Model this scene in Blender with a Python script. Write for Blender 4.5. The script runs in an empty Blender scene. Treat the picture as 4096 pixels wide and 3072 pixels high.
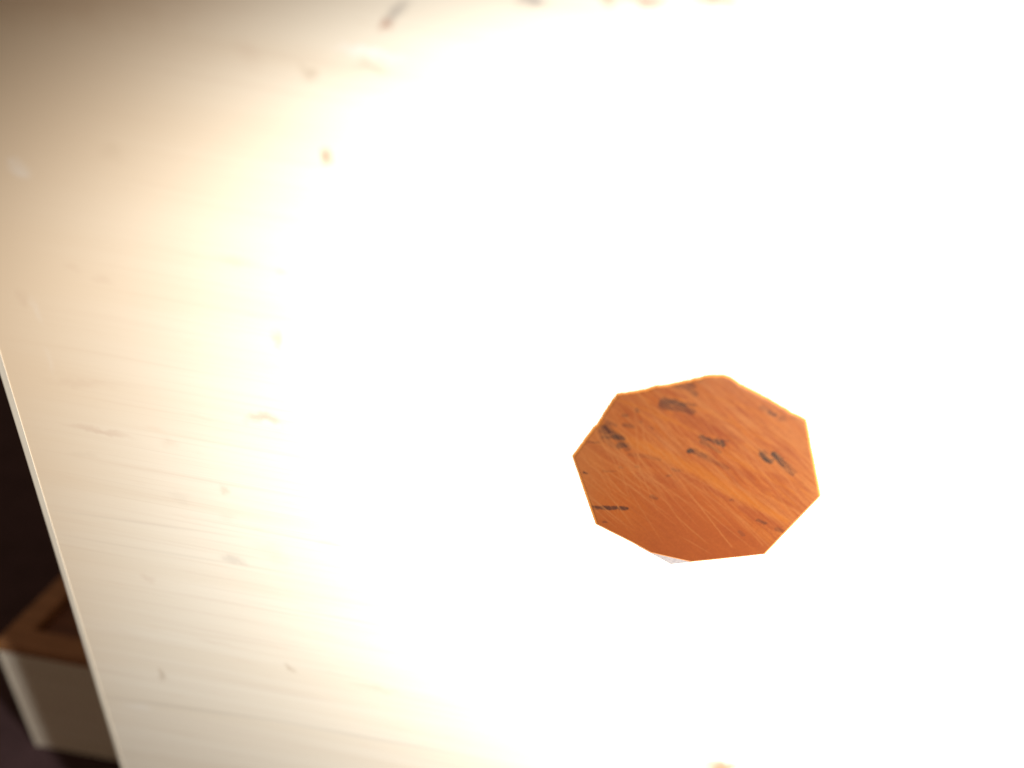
import bpy, bmesh, math, random
import numpy as np
from mathutils import Matrix, Vector

scene = bpy.context.scene
COL = scene.collection

# ------------------------------------------------------------------ camera
cam_data = bpy.data.cameras.new("camera")
cam = bpy.data.objects.new("camera", cam_data)
COL.objects.link(cam)
cam_data.sensor_width = 36.0
cam_data.lens = 21.157
cam_data.clip_start = 0.005
cam_data.clip_end = 50.0
rot = Matrix(((0.984325, -0.175179, 0.020399),
              (0.102216, 0.472407, -0.875433),
              (0.143721, 0.863796, 0.482909)))
m = rot.to_4x4()
m.translation = Vector((0.0, -0.1, 0.3057))
cam.matrix_world = m
cam_data.dof.use_dof = True
cam_data.dof.focus_distance = 0.133
cam_data.dof.aperture_fstop = 4.3
scene.camera = cam

# ------------------------------------------------------------------ dim room light, flash lamp, exposure
world = bpy.data.worlds.new("World")
scene.world = world
world.use_nodes = True
bg = world.node_tree.nodes["Background"]
bg.inputs["Color"].default_value = (0.130, 0.094, 0.066, 1)
bg.inputs["Strength"].default_value = 1.25

flash = bpy.data.lights.new("flash_lamp", 'SPOT')       # phone flash beside the lens, pointing the way the lens does
flash.energy = 4.1
flash.color = (1.0, 0.99, 0.975)
flash.shadow_soft_size = 0.006
flash.spot_size = 2 * math.acos(0.5135)
flash.spot_blend = 0.3147
flash_ob = bpy.data.objects.new("flash_lamp", flash)
flash_ob.location = (0.0995, -0.108, 0.2551)
aim = Vector((math.sin(-.287) * math.cos(-.443), math.cos(-.287) * math.cos(-.443), math.sin(-.443)))
flash_ob.rotation_euler = aim.to_track_quat('-Z', 'Y').to_euler()
COL.objects.link(flash_ob)

scene.view_settings.view_transform = 'Standard'
scene.view_settings.look = 'None'
scene.view_settings.exposure = 0.0
scene.view_settings.gamma = 1.0

# ------------------------------------------------------------------ measured data (millimetres)
CUT = [[-2.45, -21.83], [4.73, -22.19]]
OUTLINE = [[-19.39, 15.63], [-16.66, 16.55], [-13.92, 17.87], [-12.63, 18.77], [-11.43, 19.01], [-9.85, 19.68], [-6.35, 21.48], [-4.63, 22.39], [-3.29, 22.88], [-1.31, 23.28], [-0.93, 23.24], [7.24, 20.36], [16.1, 17.19], [25.22, 0.83], [19.97, -16.45], [1.84, -23.9], [-7.52, -19.96], [-16.37, -16.63], [-24.74, -0.36], [-23.28, 3.68], [-22.29, 6.73], [-21.53, 8.16], [-20.66, 11.45]]
FILLER = [[-6.35, -20.5], [1.82, -23.86], [5.84, -22.24], [4.34, -21.15], [-2.81, -20.99]]
DARK = [([[-9.71, 15.45], [-8.08, 15.58], [-6.33, 15.29]], 0.588, 0.85, 1), ([[-9.74, 15.09], [-7.72, 14.76], [-4.24, 14.27]], 1.0, 0.5, 0), ([[-10.74, 15.48], [-10.37, 15.56]], 0.412, 0.5, 0), ([[-10.09, 14.4], [-8.2, 14.22]], 0.647, 0.35, 0), ([[-19.7, 7.12], [-16.77, 5.99], [-14.24, 3.77]], 1.176, 0.4, 0), ([[-19.26, 5.13], [-16.13, 3.2]], 0.765, 0.3, 0), ([[-19.65, 7.11], [-18.0, 6.43]], 0.765, 0.75, 0), ([[-17.03, 5.83], [-15.62, 5.69]], 0.559, 0.95, 1), ([[-15.69, 4.18], [-14.71, 4.19]], 0.765, 0.7, 1), ([[-19.53, 5.35], [-18.15, 5.41]], 0.382, 0.6, 1), ([[-19.92, 7.49], [-17.46, 6.64], [-15.36, 5.65]], 0.294, 0.6, 0), ([[-1.35, 9.31], [0.02, 9.13], [1.19, 8.75]], 0.382, 0.85, 0), ([[1.56, 8.9], [2.28, 8.46]], 0.559, 0.8, 0), ([[2.68, 8.71], [3.32, 8.17]], 0.647, 0.85, 1), ([[-0.74, 8.24], [3.13, 6.69]], 0.529, 0.45, 0), ([[2.62, 9.22], [3.89, 9.36]], 0.235, 0.35, 0), ([[-2.42, 5.8], [-1.94, 5.91]], 0.559, 0.95, 1), ([[-1.72, 5.69], [0.84, 5.08]], 0.588, 0.5, 0), ([[-0.0, 5.25], [2.68, 4.36], [5.72, 3.21]], 0.647, 0.3, 0), ([[10.62, 8.14], [11.87, 7.12], [12.95, 6.44]], 0.5, 0.85, 1), ([[11.52, 6.98], [12.26, 6.75], [13.18, 7.15]], 0.324, 0.7, 1), ([[10.11, 8.77], [11.47, 7.88]], 0.235, 0.4, 0), ([[10.89, 8.78], [12.52, 7.52]], 0.176, 0.3, 0), ([[13.06, 8.36], [14.46, 7.24], [15.33, 6.45]], 0.5, 0.9, 1), ([[13.23, 8.49], [15.06, 7.76]], 0.206, 0.5, 1), ([[14.9, 6.75], [16.56, 5.47], [18.0, 4.46]], 0.647, 0.5, 0), ([[15.64, 6.91], [18.19, 5.0]], 0.471, 0.28, 0), ([[9.11, 17.07], [10.45, 16.64]], 0.382, 0.65, 1), ([[7.31, 17.64], [9.08, 17.31]], 0.353, 0.35, 1), ([[11.71, 16.27], [12.43, 16.0]], 0.588, 0.3, 0), ([[-9.45, 19.35], [-6.97, 19.11]], 0.765, 0.4, 1), ([[-7.0, 19.89], [-5.66, 19.51]], 0.353, 0.5, 0), ([[-6.39, 18.88], [-4.99, 17.88]], 0.441, 0.4, 1), ([[-5.86, 21.01], [-4.85, 20.63]], 0.265, 0.3, 0), ([[-9.78, 19.29], [-8.78, 19.6]], 0.412, 0.4, 1), ([[-18.73, -12.31], [-15.85, -11.67]], 0.265, 0.75, 0), ([[-18.22, -12.71], [-15.76, -12.06]], 0.176, 0.5, 0), ([[-15.67, -11.81], [-13.07, -11.24]], 0.5, 0.92, 0), ([[-12.19, -11.11], [-11.13, -10.97]], 0.471, 0.92, 0), ([[-15.79, -11.92], [-11.15, -10.9]], 0.324, 0.55, 0), ([[-21.29, -3.87], [-20.62, -3.94]], 0.235, 0.85, 0), ([[-14.73, -15.58], [-14.12, -15.44]], 0.294, 0.4, 0), ([[-16.7, 10.83], [-16.23, 10.93]], 0.324, 0.5, 0), ([[-14.44, 12.49], [-14.38, 12.41]], 0.412, 0.5, 0), ([[-16.16, 8.83], [-14.35, 8.76]], 0.353, 0.4, 0), ([[-19.49, 8.9], [-17.69, 8.47]], 0.353, 0.4, 0), ([[-13.45, 10.18], [-13.21, 10.23]], 0.206, 0.4, 0), ([[-22.12, 3.61], [-19.87, 3.95]], 0.147, 0.5, 0), ([[15.37, -7.88], [17.04, -8.29]], 0.324, 0.5, 0), ([[19.77, -9.17], [21.08, -9.44]], 0.441, 0.35, 0), ([[12.92, -11.63], [13.9, -12.25]], 0.412, 0.25, 0), ([[-5.12, -1.03], [-4.34, -0.85]], 0.235, 0.5, 0), ([[-4.5, 0.76], [-3.37, 0.53]], 0.353, 0.4, 0), ([[-11.78, -0.2], [-11.25, -0.08]], 0.235, 0.4, 0), ([[-14.78, -1.1], [-14.15, -0.96]], 0.294, 0.3, 0), ([[-6.81, -6.61], [-5.63, -6.98]], 0.324, 0.35, 0), ([[8.71, -4.12], [9.05, -4.04]], 0.265, 0.35, 0), ([[-17.86, -2.67], [-15.38, -2.28]], 0.176, 0.25, 0), ([[-11.51, 9.54], [-10.68, 9.2]], 0.176, 0.35, 0), ([[-18.59, 15.58], [-17.92, 15.44]], 0.235, 0.35, 0), ([[-6.07, 15.82], [-4.28, 15.65]], 0.235, 0.45, 0), ([[-13.52, 2.51], [-10.85, 2.63]], 0.471, 0.25, 0), ([[-9.84, 2.64], [-7.46, 2.4]], 0.529, 0.25, 0), ([[13.45, 16.79], [14.21, 16.64]], 0.353, 0.2, 0)]
RED = [([[-6.31, 1.87], [-2.83, 0.11], [1.37, -1.18], [9.17, -4.12]], 1.0, 0.6), ([[11.0, -5.48], [16.04, -7.2], [20.69, -9.24]], 1.235, 0.7), ([[-0.41, 4.83], [5.4, 3.37], [11.37, 1.61]], 0.765, 0.5), ([[-7.24, 13.04], [-2.42, 11.59], [1.79, 10.62]], 1.471, 0.6), ([[1.97, 10.03], [6.51, 9.74]], 1.176, 0.5), ([[-10.58, 17.73], [-8.15, 17.2], [-6.27, 16.85]], 0.353, 0.7), ([[16.11, -1.1], [19.58, -2.4], [23.09, -3.72]], 0.412, 0.5), ([[-11.04, -2.08], [-6.52, -2.45], [-2.27, -2.87]], 1.471, 0.5), ([[-22.62, 3.1], [-15.62, 0.98], [-7.38, 0.79]], 1.324, 0.4), ([[8.26, 10.75], [15.25, 9.41], [19.77, 7.83]], 0.353, 0.4), ([[13.21, 4.05], [17.59, 3.02], [23.73, 1.01]], 0.412, 0.4), ([[-1.89, 14.16], [3.66, 12.88], [10.47, 11.86]], 0.353, 0.45), ([[8.62, -11.21], [19.76, -14.62]], 1.765, 0.4), ([[11.58, 0.98], [17.62, -0.75]], 0.412, 0.4), ([[1.19, 16.61], [6.69, 15.36]], 0.353, 0.3)]
LITE = [([[-21.62, 8.61], [-15.06, 5.55], [-7.32, 3.64], [0.66, 1.23], [6.94, -1.47], [13.23, -3.89], [21.17, -6.72]], 1.176, 0.8), ([[-19.19, 14.18], [-11.57, 12.74], [-6.23, 11.25], [-1.31, 9.64]], 0.382, 0.6), ([[-14.21, 16.99], [-6.27, 15.96], [2.09, 13.78], [12.19, 10.66]], 0.412, 0.4), ([[-3.16, 18.37], [6.21, 16.76], [13.54, 14.07]], 0.412, 0.4), ([[-2.62, 8.72], [1.48, 7.37], [10.51, 4.11], [19.88, 0.47]], 0.353, 0.5), ([[-14.16, 6.23], [-5.5, 3.88]], 0.588, 0.4), ([[3.2, 10.29], [11.92, 7.72], [16.35, 6.41]], 0.353, 0.3)]
SCRATCH = [([[10.23, 8.8], [13.44, 6.42]], 0.147, 0.6), ([[11.57, 7.96], [13.36, 7.38]], 0.118, 0.5), ([[13.29, 8.66], [17.04, 5.24]], 0.118, 0.6), ([[13.11, 7.33], [16.1, 6.36]], 0.118, 0.5), ([[-9.8, 15.76], [-5.86, 14.54]], 0.118, 0.45), ([[-8.7, 14.55], [-7.31, 16.04]], 0.118, 0.35), ([[15.34, 5.53], [17.89, 5.1]], 0.147, 0.4), ([[-21.97, 7.49], [-20.56, 5.17], [-18.84, 3.2], [-16.65, 1.92], [-13.98, 1.0]], 0.147, 0.75), ([[-24.09, 0.96], [-20.5, -1.8], [-16.34, -4.33], [-11.59, -7.86]], 0.147, 0.5), ([[-6.73, 2.44], [-2.28, -1.83], [2.27, -6.08], [7.82, -11.4], [12.71, -15.97]], 0.176, 0.65), ([[2.24, -1.32], [7.58, -5.21], [12.0, -8.53], [18.72, -14.1]], 0.206, 0.4), ([[-15.95, -1.13], [-11.08, -4.18], [-6.26, -6.63]], 0.147, 0.4), ([[-23.14, 2.99], [-19.34, 0.49], [-15.77, -0.74], [-13.52, -0.93]], 0.118, 0.45), ([[-19.75, 5.51], [-17.68, 6.44], [-16.12, 6.61]], 0.088, 0.5), ([[-19.2, 4.82], [-16.28, 2.67], [-14.13, 1.64]], 0.088, 0.5), ([[-14.88, 4.78], [-12.2, 3.73], [-9.42, 2.35]], 0.118, 0.4), ([[-20.08, 2.66], [-16.69, 2.08]], 0.088, 0.3), ([[-15.52, 5.77], [-13.89, 4.01]], 0.088, 0.4), ([[-14.58, 1.21], [-11.6, 0.18], [-8.33, 0.24]], 0.118, 0.3), ([[-14.22, -5.07], [-8.72, -4.7], [-4.74, -2.91]], 0.118, 0.22), ([[-3.1, -1.85], [-0.08, 0.04]], 0.088, 0.25), ([[-2.43, -3.26], [0.6, -1.35]], 0.088, 0.22), ([[-22.16, -0.47], [-16.53, -4.72]], 0.088, 0.35), ([[1.05, 9.19], [2.47, 7.58]], 0.118, 0.6), ([[1.96, 9.23], [3.14, 7.57]], 0.088, 0.5), ([[-9.14, -3.04], [-3.02, -5.16], [5.7, -8.18]], 0.147, 0.22), ([[-12.51, 17.34], [-6.02, 15.11]], 0.118, 0.4), ([[-14.51, 13.04], [-10.35, 8.01]], 0.088, 0.25), ([[-12.99, -10.0], [-12.42, -12.46]], 0.118, 0.4)]
SPECKS = [(-28.99, 305.8, 0.801, 1.4, 0.83, 0.75, 'red'), (-27.53, 307.64, 0.748, 1.96, 0.76, 0.6, 'grey'), (-40.93, 297.96, -0.417, 1.5, 1.03, 0.297, 'brown'), (-50.54, 299.13, -0.337, 2.45, 1.51, 0.079, 'red'), (-38.17, 286.22, -1.394, 1.55, 1.12, 0.7, 'brown'), (-92.68, 275.28, -0.582, 1.71, 1.37, 0.277, 'white'), (-31.36, 301.92, -0.014, 4.97, 0.73, 0.6, 'white'), (-31.12, 300.1, -0.041, 2.86, 0.54, 0.33, 'red'), (-54.64, 265.48, 0.031, 3.58, 1.23, 0.198, 'yellow'), (-46.93, 264.69, 0.06, 1.52, 0.79, 0.231, 'yellow'), (-47.92, 251.26, -1.524, 1.94, 0.96, 0.33, 'brown'), (-53.1, 232.34, 0.496, 3.15, 1.2, 0.33, 'red'), (-49.85, 232.57, -0.299, 2.58, 0.97, 0.33, 'red'), (-28.61, 212.48, -1.54, 1.04, 0.84, 0.297, 'yellow'), (-61.84, 211.1, -0.579, 1.47, 1.12, 0.231, 'brown'), (-73.19, 221.56, -0.022, 1.92, 1.41, 0.099, 'brown'), (-88.65, 221.33, -0.032, 6.99, 0.84, 0.211, 'red'), (-61.48, 189.43, -0.112, 3.25, 1.54, 0.251, 'grey'), (-49.12, 152.17, -0.922, 1.78, 1.17, 0.297, 'brown'), (-86.69, 138.15, -1.506, 2.73, 1.1, 0.33, 'brown'), (-84.76, 177.14, -0.143, 1.78, 1.36, 0.132, 'red'), (-52.6, 195.43, -0.088, 3.85, 1.61, 0.079, 'red'), (-21.3, 192.83, 0.072, 4.15, 0.8, 0.198, 'yellow'), (-24.78, 150.36, -0.061, 5.83, 1.34, 0.132, 'red'), (-8.07, 312.05, 0.004, 2.49, 0.84, 0.75, 'grey'), (7.22, 314.05, 0.041, 3.07, 0.83, 0.8, 'red'), (16.83, 315.38, 0.069, 3.78, 0.64, 0.8, 'red'), (1.78, 313.69, 0.012, 2.01, 0.71, 0.6, 'brown'), (70.43, 145.26, 0.22, 5.39, 2.35, 0.86, 'red'), (70.72, 143.31, 0.574, 4.25, 2.04, 0.9, 'brown'), (-96.01, 248.18, -1.322, 2.64, 0.72, 0.106, 'white'), (-96.35, 236.86, -1.482, 2.88, 0.77, 0.086, 'white'), (-98.3, 250.19, -1.822, 1.74, 1.22, 0.099, 'red'), (-90.42, 232.79, 0.143, 7.7, 1.01, 0.092, 'red'), (-75.17, 280.82, -3.074, 2.27, 1.45, 0.066, 'brown'), (-81.27, 257.24, -0.025, 2.19, 0.86, 0.092, 'red'), (-86.77, 258.7, -0.025, 1.39, 0.95, 0.079, 'red'), (-96.1, 120.21, 0.11, 4.5, 1.6, 0.231, 'white'), (-93.8, 213.88, -3.131, 3.13, 1.0, 0.066, 'brown'), (-38.62, 200.71, 0.024, 2.93, 1.29, 0.132, 'yellow'), (-72.79, 206.49, 3.121, 2.61, 1.8, 0.066, 'grey'), (-62.03, 202.85, 3.121, 2.26, 1.17, 0.079, 'brown'), (-50.5, 192.49, 3.122, 3.04, 1.91, 0.092, 'red'), (-69.19, 157.12, -0.039, 5.25, 0.83, 0.099, 'red'), (-80.39, 304.88, 0.11, 28.53, 5.76, 0.363, 'corner_shade'), (-79.98, 124.45, 0.085, 30.15, 0.78, 0.185, 'grey'), (-19.32, 127.05, 0.009, 35.09, 0.93, 0.198, 'grey'), (-73.1, 96.53, 0.061, 34.12, 0.87, 0.099, 'red'), (-34.78, 176.08, 0.04, 26.54, 0.44, 0.099, 'grey'), (-80.76, 196.36, 0.058, 26.52, 0.41, 0.092, 'grey'), (-55.16, 161.56, 0.007, 31.06, 0.48, 0.092, 'red'), (-71.07, 187.85, 0.031, 32.25, 0.43, 0.092, 'grey'), (-33.81, 153.29, -0.002, 13.85, 0.5, 0.106, 'red')]


# ------------------------------------------------------------------ helpers
def tag(o, label=None, cat=None, group=None, kind=None):
    if label: o["label"] = label
    if cat: o["category"] = cat
    if group: o["group"] = group
    if kind: o["kind"] = kind
    return o

def empty(name, loc):
    o = bpy.data.objects.new(name, None)
    o.empty_display_size = 0.02
    o.location = loc
    COL.objects.link(o)
    return o

def link(name, bm_or_mesh, mat, parent=None):
    if isinstance(bm_or_mesh, bmesh.types.BMesh):
        me = bpy.data.meshes.new(name)
        bmesh.ops.recalc_face_normals(bm_or_mesh, faces=bm_or_mesh.faces)
        bm_or_mesh.to_mesh(me); bm_or_mesh.free()
    else:
        me = bm_or_mesh
    me.materials.append(mat)
    o = bpy.data.objects.new(name, me)
    COL.objects.link(o)
    if parent: o.parent = parent
    return o

def box_bm(x0, x1, y0, y1, z0, z1, bevel=0.0, seg=2):
    bm = bmesh.new()
    r = bmesh.ops.create_cube(bm, size=1.0)
    for v in r["verts"]:
        v.co = Vector((x0 + (v.co.x + .5) * (x1 - x0), y0 + (v.co.y + .5) * (y1 - y0), z0 + (v.co.z + .5) * (z1 - z0)))
    if bevel:
        bmesh.ops.bevel(bm, geom=list(bm.edges), offset=bevel, segments=seg, profile=.5, affect='EDGES')
    return bm

class NT:
    def __init__(self, name):
        self.mat = bpy.data.materials.new(name)
        self.mat.use_nodes = True
        self.t = self.mat.node_tree
        self.bsdf = self.t.nodes["Principled BSDF"]
    def n(self, typ, **kw):
        nd = self.t.nodes.new(typ)
        for k, v in kw.items():
            if hasattr(nd, k): setattr(nd, k, v)
            else: nd.inputs[k].default_value = v
        return nd
    def l(self, a, b): self.t.links.new(a, b)
    def coords(self, scale=(1, 1, 1), loc=(0, 0, 0), rot=(0, 0, 0), src=None):
        if src is None:
            if not hasattr(self, "tc"): self.tc = self.n("ShaderNodeTexCoord")
            src = self.tc.outputs["Object"]
        mp = self.n("ShaderNodeMapping")
        mp.inputs["Location"].default_value = loc
        mp.inputs["Rotation"].default_value = rot
        mp.inputs["Scale"].default_value = scale
        self.l(src, mp.inputs["Vector"])
        return mp.outputs["Vector"]
    def noise(self, vec, scale=1.0, detail=4.0, rough=.55):
        nd = self.n("ShaderNodeTexNoise")
        nd.inputs["Scale"].default_value = scale
        nd.inputs["Detail"].default_value = detail
        nd.inputs["Roughness"].default_value = rough
        self.l(vec, nd.inputs["Vector"])
        return nd.outputs["Fac"]
    def rng(self, v, a, b, c=0.0, d=1.0, smooth=True):
        nd = self.n("ShaderNodeMapRange")
        nd.interpolation_type = 'SMOOTHSTEP' if smooth else 'LINEAR'
        nd.inputs["From Min"].default_value = a; nd.inputs["From Max"].default_value = b
        nd.inputs["To Min"].default_value = c; nd.inputs["To Max"].default_value = d
        self.l(v, nd.inputs["Value"])
        return nd.outputs["Result"]
    def mix(self, fac, a, b, mode='MIX'):
        nd = self.n("ShaderNodeMix"); nd.data_type = 'RGBA'; nd.blend_type = mode
        for s, v in ((nd.inputs[0], fac), (nd.inputs[6], a), (nd.inputs[7], b)):
            if isinstance(v, (int, float)): s.default_value = v
            elif isinstance(v, tuple): s.default_value = (*v, 1) if len(v) == 3 else v
            else: self.l(v, s)
        return nd.outputs[2]
    def bump(self, h, strength, dist):
        nd = self.n("ShaderNodeBump")
        nd.inputs["Strength"].default_value = strength
        nd.inputs["Distance"].default_value = dist
        self.l(h, nd.inputs["Height"])
        self.l(nd.outputs["Normal"], self.bsdf.inputs["Normal"])

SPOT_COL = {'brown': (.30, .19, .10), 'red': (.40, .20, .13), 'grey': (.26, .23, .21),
            'white': (.84, .82, .78), 'yellow': (.55, .48, .25), 'corner_shade': (.56, .345, .19)}  # last entry: brown shade of the dim upper left corner, painted in

def pale_wood(name, origin=None, specks=(), warm=True):
    """planed pale wood, fibres along x; specks = blemishes and a painted corner shade, in mm on the front (x, z)"""
    t = NT(name)
    fine = t.noise(t.coords((14, 900, 900)), 1, 5, .6)
    mid = t.noise(t.coords((5, 160, 160), (3, 1, 7)), 1, 4, .55)
    hair = t.noise(t.coords((22, 2600, 2600), (1, 5, 2)), 1, 2, .5)
    fibre = t.noise(t.coords((90, 420, 420), (4, 4, 4)), 1, 3, .6)
    col = t.mix(t.rng(mid, .35, .68), (.80, .725, .595), (.77, .685, .55))
    col = t.mix(t.rng(fine, .50, .74, 0, .32), col, (.62, .50, .40))
    col = t.mix(t.rng(hair, .56, .78, 0, .22), col, (.58, .47, .38))
    col = t.mix(t.rng(fibre, .58, .8, 0, .25), col, (.70, .54, .41))
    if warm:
        # fading lamp light painted into the wood: yellower and browner towards the upper left
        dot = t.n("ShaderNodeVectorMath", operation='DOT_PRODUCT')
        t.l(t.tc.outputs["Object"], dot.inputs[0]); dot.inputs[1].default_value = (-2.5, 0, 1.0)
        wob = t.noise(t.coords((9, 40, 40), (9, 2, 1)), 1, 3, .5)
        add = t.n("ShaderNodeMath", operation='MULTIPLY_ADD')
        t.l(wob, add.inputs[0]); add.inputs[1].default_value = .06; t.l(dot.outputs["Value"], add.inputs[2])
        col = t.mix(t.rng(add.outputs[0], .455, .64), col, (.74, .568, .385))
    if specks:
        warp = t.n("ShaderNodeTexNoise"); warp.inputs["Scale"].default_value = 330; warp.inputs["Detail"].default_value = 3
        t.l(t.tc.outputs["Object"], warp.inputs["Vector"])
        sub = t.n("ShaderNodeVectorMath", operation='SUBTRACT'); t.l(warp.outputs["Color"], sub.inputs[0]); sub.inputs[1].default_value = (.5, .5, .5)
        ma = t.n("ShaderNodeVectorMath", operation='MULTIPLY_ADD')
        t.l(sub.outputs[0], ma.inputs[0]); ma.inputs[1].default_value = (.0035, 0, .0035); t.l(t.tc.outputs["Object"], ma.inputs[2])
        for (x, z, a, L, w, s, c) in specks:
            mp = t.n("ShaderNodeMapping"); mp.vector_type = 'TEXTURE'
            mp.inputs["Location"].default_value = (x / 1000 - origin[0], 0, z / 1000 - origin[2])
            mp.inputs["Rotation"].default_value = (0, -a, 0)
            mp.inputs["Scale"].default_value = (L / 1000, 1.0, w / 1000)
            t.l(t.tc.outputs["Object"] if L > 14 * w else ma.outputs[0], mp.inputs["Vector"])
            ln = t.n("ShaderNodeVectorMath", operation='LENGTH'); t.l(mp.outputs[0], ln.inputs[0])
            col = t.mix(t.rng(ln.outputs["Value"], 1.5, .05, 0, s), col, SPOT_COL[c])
    t.l(col, t.bsdf.inputs["Base Color"])
    t.bsdf.inputs["Roughness"].default_value = .62
    t.bsdf.inputs["Specular IOR Level"].default_value = .25
    t.bump(fine, .25, .00012)
    return t.mat

def brown_wood(name, c1, c2):
    t = NT(name)
    a = t.noise(t.coords((30, 260, 260)), 1, 5, .6)
    b = t.noise(t.coords((400, 400, 400)), 1, 3, .6)
    col = t.mix(t.rng(a, .35, .68), c1, c2)
    col = t.mix(t.rng(b, .55, .8, 0, .4), col, tuple(x * .5 for x in c2))
    t.l(col, t.bsdf.inputs["Base Color"])
    t.bsdf.inputs["Roughness"].default_value = .5
    t.bump(a, .3, .0002)
    return t.mat

# ------------------------------------------------------------------ floor
t = NT("purplish_brown_table")
a = t.noise(t.coords((1, 1, 1)), 900, 4, .7)
b = t.noise(t.coords((1, 1, 1)), 60, 4, .6)
col = t.mix(t.rng(a, .35, .7), (.092, .050, .052), (.042, .024, .026))
col = t.mix(t.rng(b, .4, .7, 0, .6), col, (.042, .023, .023))
t.l(col, t.bsdf.inputs["Base Color"])
t.bsdf.inputs["Roughness"].default_value = .85
t.bsdf.inputs["Specular IOR Level"].default_value = .2
t.bump(a, .5, .0006)
bm = bmesh.new()
bmesh.ops.create_grid(bm, x_segments=12, y_segments=12, size=4.0)
tag(link("table_surface", bm, t.mat), kind="structure")

# ------------------------------------------------------------------ boxes
BROWN = brown_wood("brown_edge_wood", (.42, .20, .085), (.30, .13, .05))
DARK_BROWN = brown_wood("dark_brown_panel_wood", (.20, .07, .028), (.12, .04, .018))

def panel_ring(name, ox0, ox1, oy0, oy1, ix0, ix1, iy0, iy1, z0, z1, mat, parent, bev=.0006):
    """mitred rectangular frame lying flat"""
    bm = bmesh.new()
    o = [(ox0, oy0), (ox1, oy0), (ox1, oy1), (ox0, oy1)]
    i = [(ix0, iy0), (ix1, iy0), (ix1, iy1), (ix0, iy1)]
    vo = [[bm.verts.new((x, y, z)) for x, y in o] for z in (z0, z1)]
    vi = [[bm.verts.new((x, y, z)) for x, y in i] for z in (z0, z1)]
    for k in range(4):
        j = (k + 1) % 4
        bm.faces.new((vo[1][k], vo[1][j], vi[1][j], vi[1][k]))
        bm.faces.new((vo[0][k], vi[0][k], vi[0][j], vo[0][j]))
        bm.faces.new((vo[0][k], vo[0][j], vo[1][j], vo[1][k]))
        bm.faces.new((vi[0][k], vi[1][k], vi[1][j], vi[0][j]))
    ed = [e for e in bm.edges if all(v.co.z > z1 - 1e-6 for v in e.verts) and not
          ((e.verts[0] in vo[1]) ^ (e.verts[1] in vo[1]))]
    bmesh.ops.bevel(bm, geom=ed, offset=bev, segments=2, profile=.5, affect='EDGES')
    return link(name, bm, mat, parent)

def mat_band(name):
    t = NT(name)
    a = t.noise(t.coords((500, 500, 60)), 1, 4, .6)
    t.l(t.mix(t.rng(a, .35, .7), (.69, .62, .50), (.63, .56, .45)), t.bsdf.inputs["Base Color"])
    t.bsdf.inputs["Roughness"].default_value = .5
    return t.mat
BAND = mat_band("worn_corner_wood")

def band_bm(xa, xb, ya, yb, za, zb, r):
    """square strip with only its outer front arris rounded off"""
    bm = box_bm(xa, xb, ya, yb, za, zb)
    e = [e for e in bm.edges if all(abs(v.co.x - xa) < 1e-7 and abs(v.co.y - ya) < 1e-7 for v in e.verts)]
    bmesh.ops.bevel(bm, geom=e, offset=r, segments=4, profile=.5, affect='EDGES')
    return bm

def small_box():
    x0, x1, y0, y1, h = -.1900, -.1180, .040, .150, .0672
    org = ((x0 + x1) / 2, (y0 + y1) / 2, 0)
    r = empty("wooden_box", org)
    tag(r, "small low pale wooden box with brown framed top, half hidden behind the bright panel", "box")
    X0, X1, Y0, Y1 = x0 - org[0], x1 - org[0], y0 - org[1], y1 - org[1]
    wood = pale_wood("pale_box_wood", warm=False)
    th = .005
    link("front_panel", box_bm(X0 + .0012, X1, Y0, Y0 + th, 0, h, .0004), wood, r)
    link("corner_band", band_bm(X0 - .0002, X0 + .0011, Y0 - .0002, Y0 + th, 0, h, .0005), BAND, r)
    link("back_panel", box_bm(X0, X1, Y1 - th, Y1, 0, h, .0004), wood, r)
    link("side_panel", box_bm(X0, X0 + th, Y0 + th + .0002, Y1 - th - .0002, 0, h, .0004), wood, r)
    link("side_panel", box_bm(X1 - th, X1, Y0 + th + .0002, Y1 - th - .0002, 0, h, .0004), wood, r)
    panel_ring("top_frame", X0 - .0004, X1 + .0004, Y0 - .0004, Y1 + .0004, X0 + .0095, X1 - .0095, Y0 + .0085, Y1 - .0085,
               h + .0002, h + .0042, BROWN, r)
    link("top_panel", box_bm(X0 + .0097, X1 - .0097, Y0 + .0087, Y1 - .0087, h - .004, h + .0006), DARK_BROWN, r)
    return r
small_box()

# the big box whose front fills the picture
x0, x1, y0, y1, h = -.1084, .172, 0.0, .105, .340
ORG = ((x0 + x1) / 2, (y0 + y1) / 2, 0)
PC = (0.0365, 0.2371)                       # centre of the eight-sided opening on the front (x, z)
big = empty("wooden_box", ORG)
tag(big, "large upright pale wooden box with brightly lit front holding the orange-brown eight-sided plate", "box")
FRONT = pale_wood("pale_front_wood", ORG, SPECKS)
SIDE = pale_wood("pale_side_wood", warm=False)
THICK = .0004                               # the plate stands this far proud of the wood

def resample(pts, n):
    p = np.array(pts + pts[:1], float)
    d = np.r_[0, np.cumsum(np.hypot(*np.diff(p, axis=0).T))]
    s = np.linspace(0, d[-1], n, endpoint=False)
    # keep the true corners: snap nearest samples onto them
    q = np.c_[np.interp(s, d, p[:, 0]), np.interp(s, d, p[:, 1])]
    for k in range(len(pts)):
        q[np.argmin(np.abs(s - d[k]))] = p[k]
    return q

rnd = np.random.default_rng(4)
NB = 900
ring = resample(OUTLINE, NB)[::1]            # mm about the plate centre, clockwise seen from the camera
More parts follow.
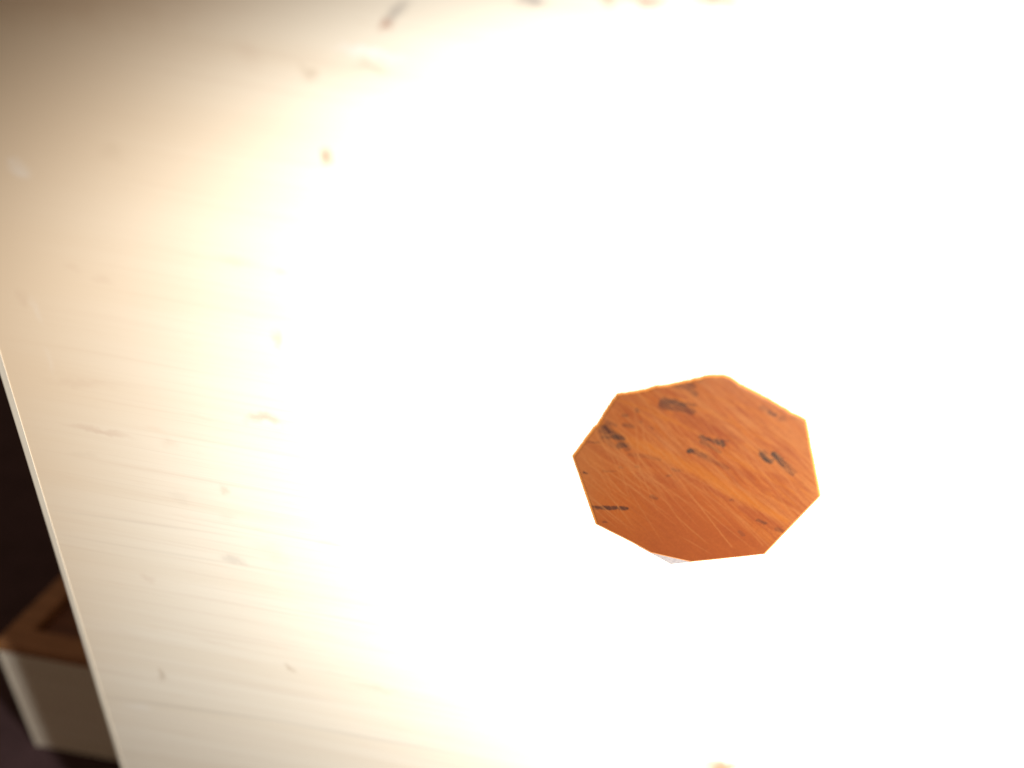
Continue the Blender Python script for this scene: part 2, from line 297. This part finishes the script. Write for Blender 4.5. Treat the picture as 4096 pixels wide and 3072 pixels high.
# slightly ragged cut along the top and upper left
def smooth_noise(n, k):
    a = rnd.normal(size=n); ker = np.hanning(k); ker /= ker.sum()
    return np.real(np.fft.ifft(np.fft.fft(a) * np.fft.fft(np.r_[ker, np.zeros(n - k)])))
rag = smooth_noise(NB, 9) * .10 + smooth_noise(NB, 31) * .16
up = np.clip((ring[:, 1] - .35 * ring[:, 0] - 6) / 8, .12, 1)
rad = np.hypot(*ring.T)
hole = ring * (1 + (rag * up / rad))[:, None]

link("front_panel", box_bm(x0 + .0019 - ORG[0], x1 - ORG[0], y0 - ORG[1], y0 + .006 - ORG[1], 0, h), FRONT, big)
X0, X1, Y0, Y1 = x0 - ORG[0], x1 - ORG[0], y0 - ORG[1], y1 - ORG[1]
link("corner_band", band_bm(X0, X0 + .0019, Y0 - .0001, Y0 + .006, 0, h, .0006), BAND, big)
link("back_panel", box_bm(X0, X1, Y1 - .006, Y1, 0, h, .0004), SIDE, big)
link("side_panel", box_bm(X0, X0 + .006, Y0 + .0062, Y1 - .0062, 0, h, .0003), SIDE, big)
link("side_panel", box_bm(X1 - .006, X1, Y0 + .0062, Y1 - .0062, 0, h, .0003), SIDE, big)
panel_ring("top_frame", X0 - .0003, X1 + .0003, Y0 - .0003, Y1 + .0003, X0 + .0095, X1 - .0095, Y0 + .0085, Y1 - .0085,
           h + .0002, h + .0042, BROWN, big)
link("top_panel", box_bm(X0 + .0097, X1 - .0097, Y0 + .0087, Y1 - .0087, h - .004, h + .0006), DARK_BROWN, big)

# ------------------------------------------------------------------ the eight-sided plate
def value_noise(u, v, fu, fv, seed):
    r = np.random.default_rng(seed); g = r.random((256, 256))
    x = u * fu + 100.5; y = v * fv + 100.5
    i = np.floor(x).astype(int); j = np.floor(y).astype(int)
    a = x - i; b = y - j; a = a * a * (3 - 2 * a); b = b * b * (3 - 2 * b)
    G = lambda p, q: g[p % 256, q % 256]
    return (G(i, j) * (1 - a) + G(i + 1, j) * a) * (1 - b) + (G(i, j + 1) * (1 - a) + G(i + 1, j + 1) * a) * b
def fbm(u, v, fu, fv, seed, octv=4):
    s = 0; t_ = 0; w = 1.0
    for k in range(octv):
        s = s + w * value_noise(u, v, fu * 2 ** k, fv * 2 ** k, seed + k); t_ += w; w *= .55
    return s / t_
def polydist(u, v, pts):
    best = np.full(u.shape, 1e9); along = np.zeros(u.shape)
    P = np.array(pts); n = len(P) - 1
    for k in range(n):
        a, b = P[k], P[k + 1]; d = b - a; L2 = max(d @ d, 1e-9)
        tt = np.clip(((u - a[0]) * d[0] + (v - a[1]) * d[1]) / L2, 0, 1)
        dd = np.hypot(u - a[0] - tt * d[0], v - a[1] - tt * d[1])
        mk = dd < best; best = np.where(mk, dd, best); along = np.where(mk, (k + tt) / n, along)
    return best, along
def sstep(a, b, x):
    q = np.clip((x - a) / (b - a), 0, 1); return q * q * (3 - 2 * q)

def plate():
    NR = 190
    # the plate stops short of the bottom corner, where a sliver of pale filler shows
    edge = hole.copy()
    f0, f1 = np.array(CUT[0]), np.array(CUT[1])
    dv = f1 - f0; nrm = np.array((-dv[1], dv[0])); nrm /= np.hypot(*nrm)
    if nrm[1] > 0: nrm = -nrm
    side = (edge - f0) @ nrm
    edge = edge - np.clip(side, 0, None)[:, None] * nrm
    fr = np.linspace(0, 1, NR + 1)[1:] ** .75
    uv = np.concatenate([np.zeros((1, 2))] + [edge * s for s in fr])
    u, v = uv.T
    y = np.full(len(u), -THICK)
    # gentle unevenness of the polished face; the rim is ground to a bevel about a millimetre wide
    y = y + (fbm(u, v, .12, .12, 77, 3) - .5) * .00010
    inset = np.concatenate([[30.0]] + [np.hypot(*(edge * (1 - s)).T) for s in fr])
    bev = 1 - sstep(0, 1, inset / 1.0) * 0 - np.clip(inset / .75, 0, 1)
    y = y + bev * THICK
    faces = [(0, 1 + (k + 1) % NB, 1 + k) for k in range(NB)]
    me = bpy.data.meshes.new("octagonal_plate")
    top = np.c_[u / 1000, y, v / 1000]
    skirt = np.c_[edge / 1000 * 1.0, np.full(NB, .0004)][:, [0, 2, 1]]
    verts = np.concatenate([top, skirt])
    for r in range(NR):
        a = 1 + r * NB; b = 1 + (r + 1) * NB
        faces += [(a + k, a + (k + 1) % NB, b + (k + 1) % NB, b + k) for k in range(NB)]
    me.from_pydata(verts.tolist(), [], faces)
    for p in me.polygons: p.use_smooth = True
    # material colour: streaks, inclusions and polishing scratches, plus a painted gloss haze
    u = u + .15; v = v - .27                      # the drawn features lie on the raised face
    ang = math.radians(-33); c, s = math.cos(ang), math.sin(ang)
    wu = u + (fbm(u, v, .25, .25, 5) - .5) * .8; wv = v + (fbm(u, v, .25, .25, 9) - .5) * .8
    al = wu * c + wv * s; ac = -wu * s + wv * c
    st1 = fbm(al, ac, .10, 1.1, 21); st2 = fbm(al, ac, .16, 3.2, 33); cl = fbm(u, v, .12, .12, 41); st3 = fbm(al, ac, .22, 6.5, 47)
    line = (v + .62 * u - 1.0)                       # streaked half is up and right of the bright streak
    hi = sstep(-5, 3, line)
    base = np.array((.098, .0215, .0048)); redc = np.array((.072, .0135, .0045)); lit = np.array((.122, .0320, .0048))
    tan = np.array((.120, .0390, .0120)); darkc = np.array((.009, .0052, .0050)); green = np.array((.0085, .0066, .0056))
    brown = np.array((.034, .0100, .0050))
    C = np.tile(base, (len(u), 1))
    def blend(C, col, w): return C + (col - C) * np.clip(w, 0, 1)[:, None]
    C = blend(C, redc, sstep(.44, .66, st1) * (.20 + .28 * hi))
    C = blend(C, lit, sstep(.50, .70, st2) * (.15 + .45 * hi))
    C = blend(C, tan, sstep(.46, .68, fbm(al, ac, .08, .7, 61)) * .40 * hi)
    C = blend(C, redc, sstep(.50, .72, st2[::1] * .5 + cl * .5) * .35)
    C = blend(C, tan, sstep(-13, -23, u) * .45 + sstep(8, 22, line) * .30 + sstep(14, 25, u) * .30)  # tan left edge; upper right and right edge are gloss haze painted in
    C = blend(C, redc, sstep(2, -10, line) * sstep(-14, 0, u) * .40)
    C = blend(C, tan * 1.08, sstep(.50, .72, st3) * (.04 + .38 * hi)); C = blend(C, redc * .86, sstep(.50, .30, st3) * (.05 + .34 * hi))
    jit = (fbm(u, v, 1.4, 1.4, 55) - .5)
    wu2 = u + (fbm(u, v, .8, .8, 15) - .5) * .5; wv2 = v + (fbm(u, v, .8, .8, 19) - .5) * .5
    def ribbons(C, data, col, soft, taper=.6):
        for pts, w, k in data:
            d, a = polydist(wu2, wv2, pts)
            ww = w * (1 - taper * np.abs(2 * a - 1) ** 2)
            C = blend(C, col, k * sstep(1 + soft, 1 - soft, d / ww + jit * .5))
        return C
    C = ribbons(C, [(p_, w_, k_ * .75) for p_, w_, k_ in RED], redc, .55)
    C = ribbons(C, [(p_, w_, k_ * .72) for p_, w_, k_ in LITE], lit, .75)
    for pts, w, k, g in DARK:
        d, a = polydist(wu2, wv2, pts)
        wid = w * (1.12 - .55 * a * (1 if w > .5 else .3)) * (.72 + .56 * value_noise(u, v, .9, .9, int(w * 991)))
        k = k if g else k * 1.3
        C = blend(C, green if g else brown * .55 + darkc * .45, np.minimum(1, k) * np.clip(1.0 - 1.8 * (st3 - .52), .62, 1) * sstep(1.18, .82, d / wid + jit * .45))
    for pts, w, k in SCRATCH:
        d, a = polydist(u + jit * .12, v + jit * .12, pts)
        C = blend(C, tan * 1.10, k * .85 * sstep(1.35, .3, d / max(w * .95, .13)) * (.55 + .45 * fbm(u, v, .5, .5, 71)))
    # many hairline scratches
    r = np.random.default_rng(12)
    for k in range(230):
        left = k < 95
        cx, cy = (r.normal(-13, 6), r.normal(2, 7)) if left else (r.normal(2, 12), r.normal(3, 10))
        an = math.radians(r.normal(-40, 14) if left else r.normal(-35, 7)); L = r.uniform(3, 14)
        p = [(cx - math.cos(an) * L, cy - math.sin(an) * L), (cx, cy + r.normal(0, .08)), (cx + math.cos(an) * L, cy + math.sin(an) * L)]
        d, a = polydist(u, v, p)
        C = blend(C, tan * 1.05, r.uniform(.10, .42) * sstep(.22, .04, d) * (1 - np.abs(2 * a - 1) ** 2))
    C = C * (1 + (fbm(u, v, 2.2, 2.2, 90, 3) - .5)[:, None] * .16) * np.array((1.11, 1.25, 1.25))
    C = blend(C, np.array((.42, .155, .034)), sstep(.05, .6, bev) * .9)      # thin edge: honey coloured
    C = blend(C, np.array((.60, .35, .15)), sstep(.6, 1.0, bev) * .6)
    C = np.concatenate([C, C[-NB:]])
    att = me.color_attributes.new("stone_colour", 'FLOAT_COLOR', 'POINT')
    att.data.foreach_set("color", np.c_[C, np.ones(len(C))].astype(np.float32).ravel())
    t = NT("polished_orange_brown")
    at = t.n("ShaderNodeVertexColor"); at.layer_name = "stone_colour"
    g = t.noise(t.coords((1, 1, 1)), 2600, 3, .6)
    col = t.mix(t.rng(g, .3, .7, .0, .14), at.outputs["Color"], (.055, .014, .004))
    t.l(col, t.bsdf.inputs["Base Color"])
    t.bsdf.inputs["Roughness"].default_value = .42
    t.bsdf.inputs["Specular IOR Level"].default_value = .05
    o = link("octagonal_plate", me, t.mat)
    o.location = (PC[0], 0, PC[1])
    tag(o, "orange-brown polished eight-sided plate with dark flecks and scratches, fixed on the bright pale wood", "plate")
    return o
pl = plate()

# pale grey filler in the gap at the plate's bottom corner
t = NT("grey_filler")
a = t.noise(t.coords((1, 1, 1)), 1500, 3, .6)
t.l(t.mix(t.rng(a, .3, .7), (.165, .142, .132), (.120, .104, .102)), t.bsdf.inputs["Base Color"])
t.bsdf.inputs["Roughness"].default_value = .8
bm = bmesh.new()
fp = [(a_, b_) for a_, b_ in FILLER]
vt = [bm.verts.new((a_ / 1000, -.00006, b_ / 1000)) for a_, b_ in fp]
vb = [bm.verts.new((a_ / 1000, .0006, b_ / 1000)) for a_, b_ in fp]
bm.faces.new(vt); bm.faces.new(vb)
for i in range(len(fp)):
    j = (i + 1) % len(fp)
    bm.faces.new((vt[i], vt[j], vb[j], vb[i]))
fo = link("edge_chip", bm, t.mat, pl)
fo["label"] = "pale grey chip at the plate's bottom corner"
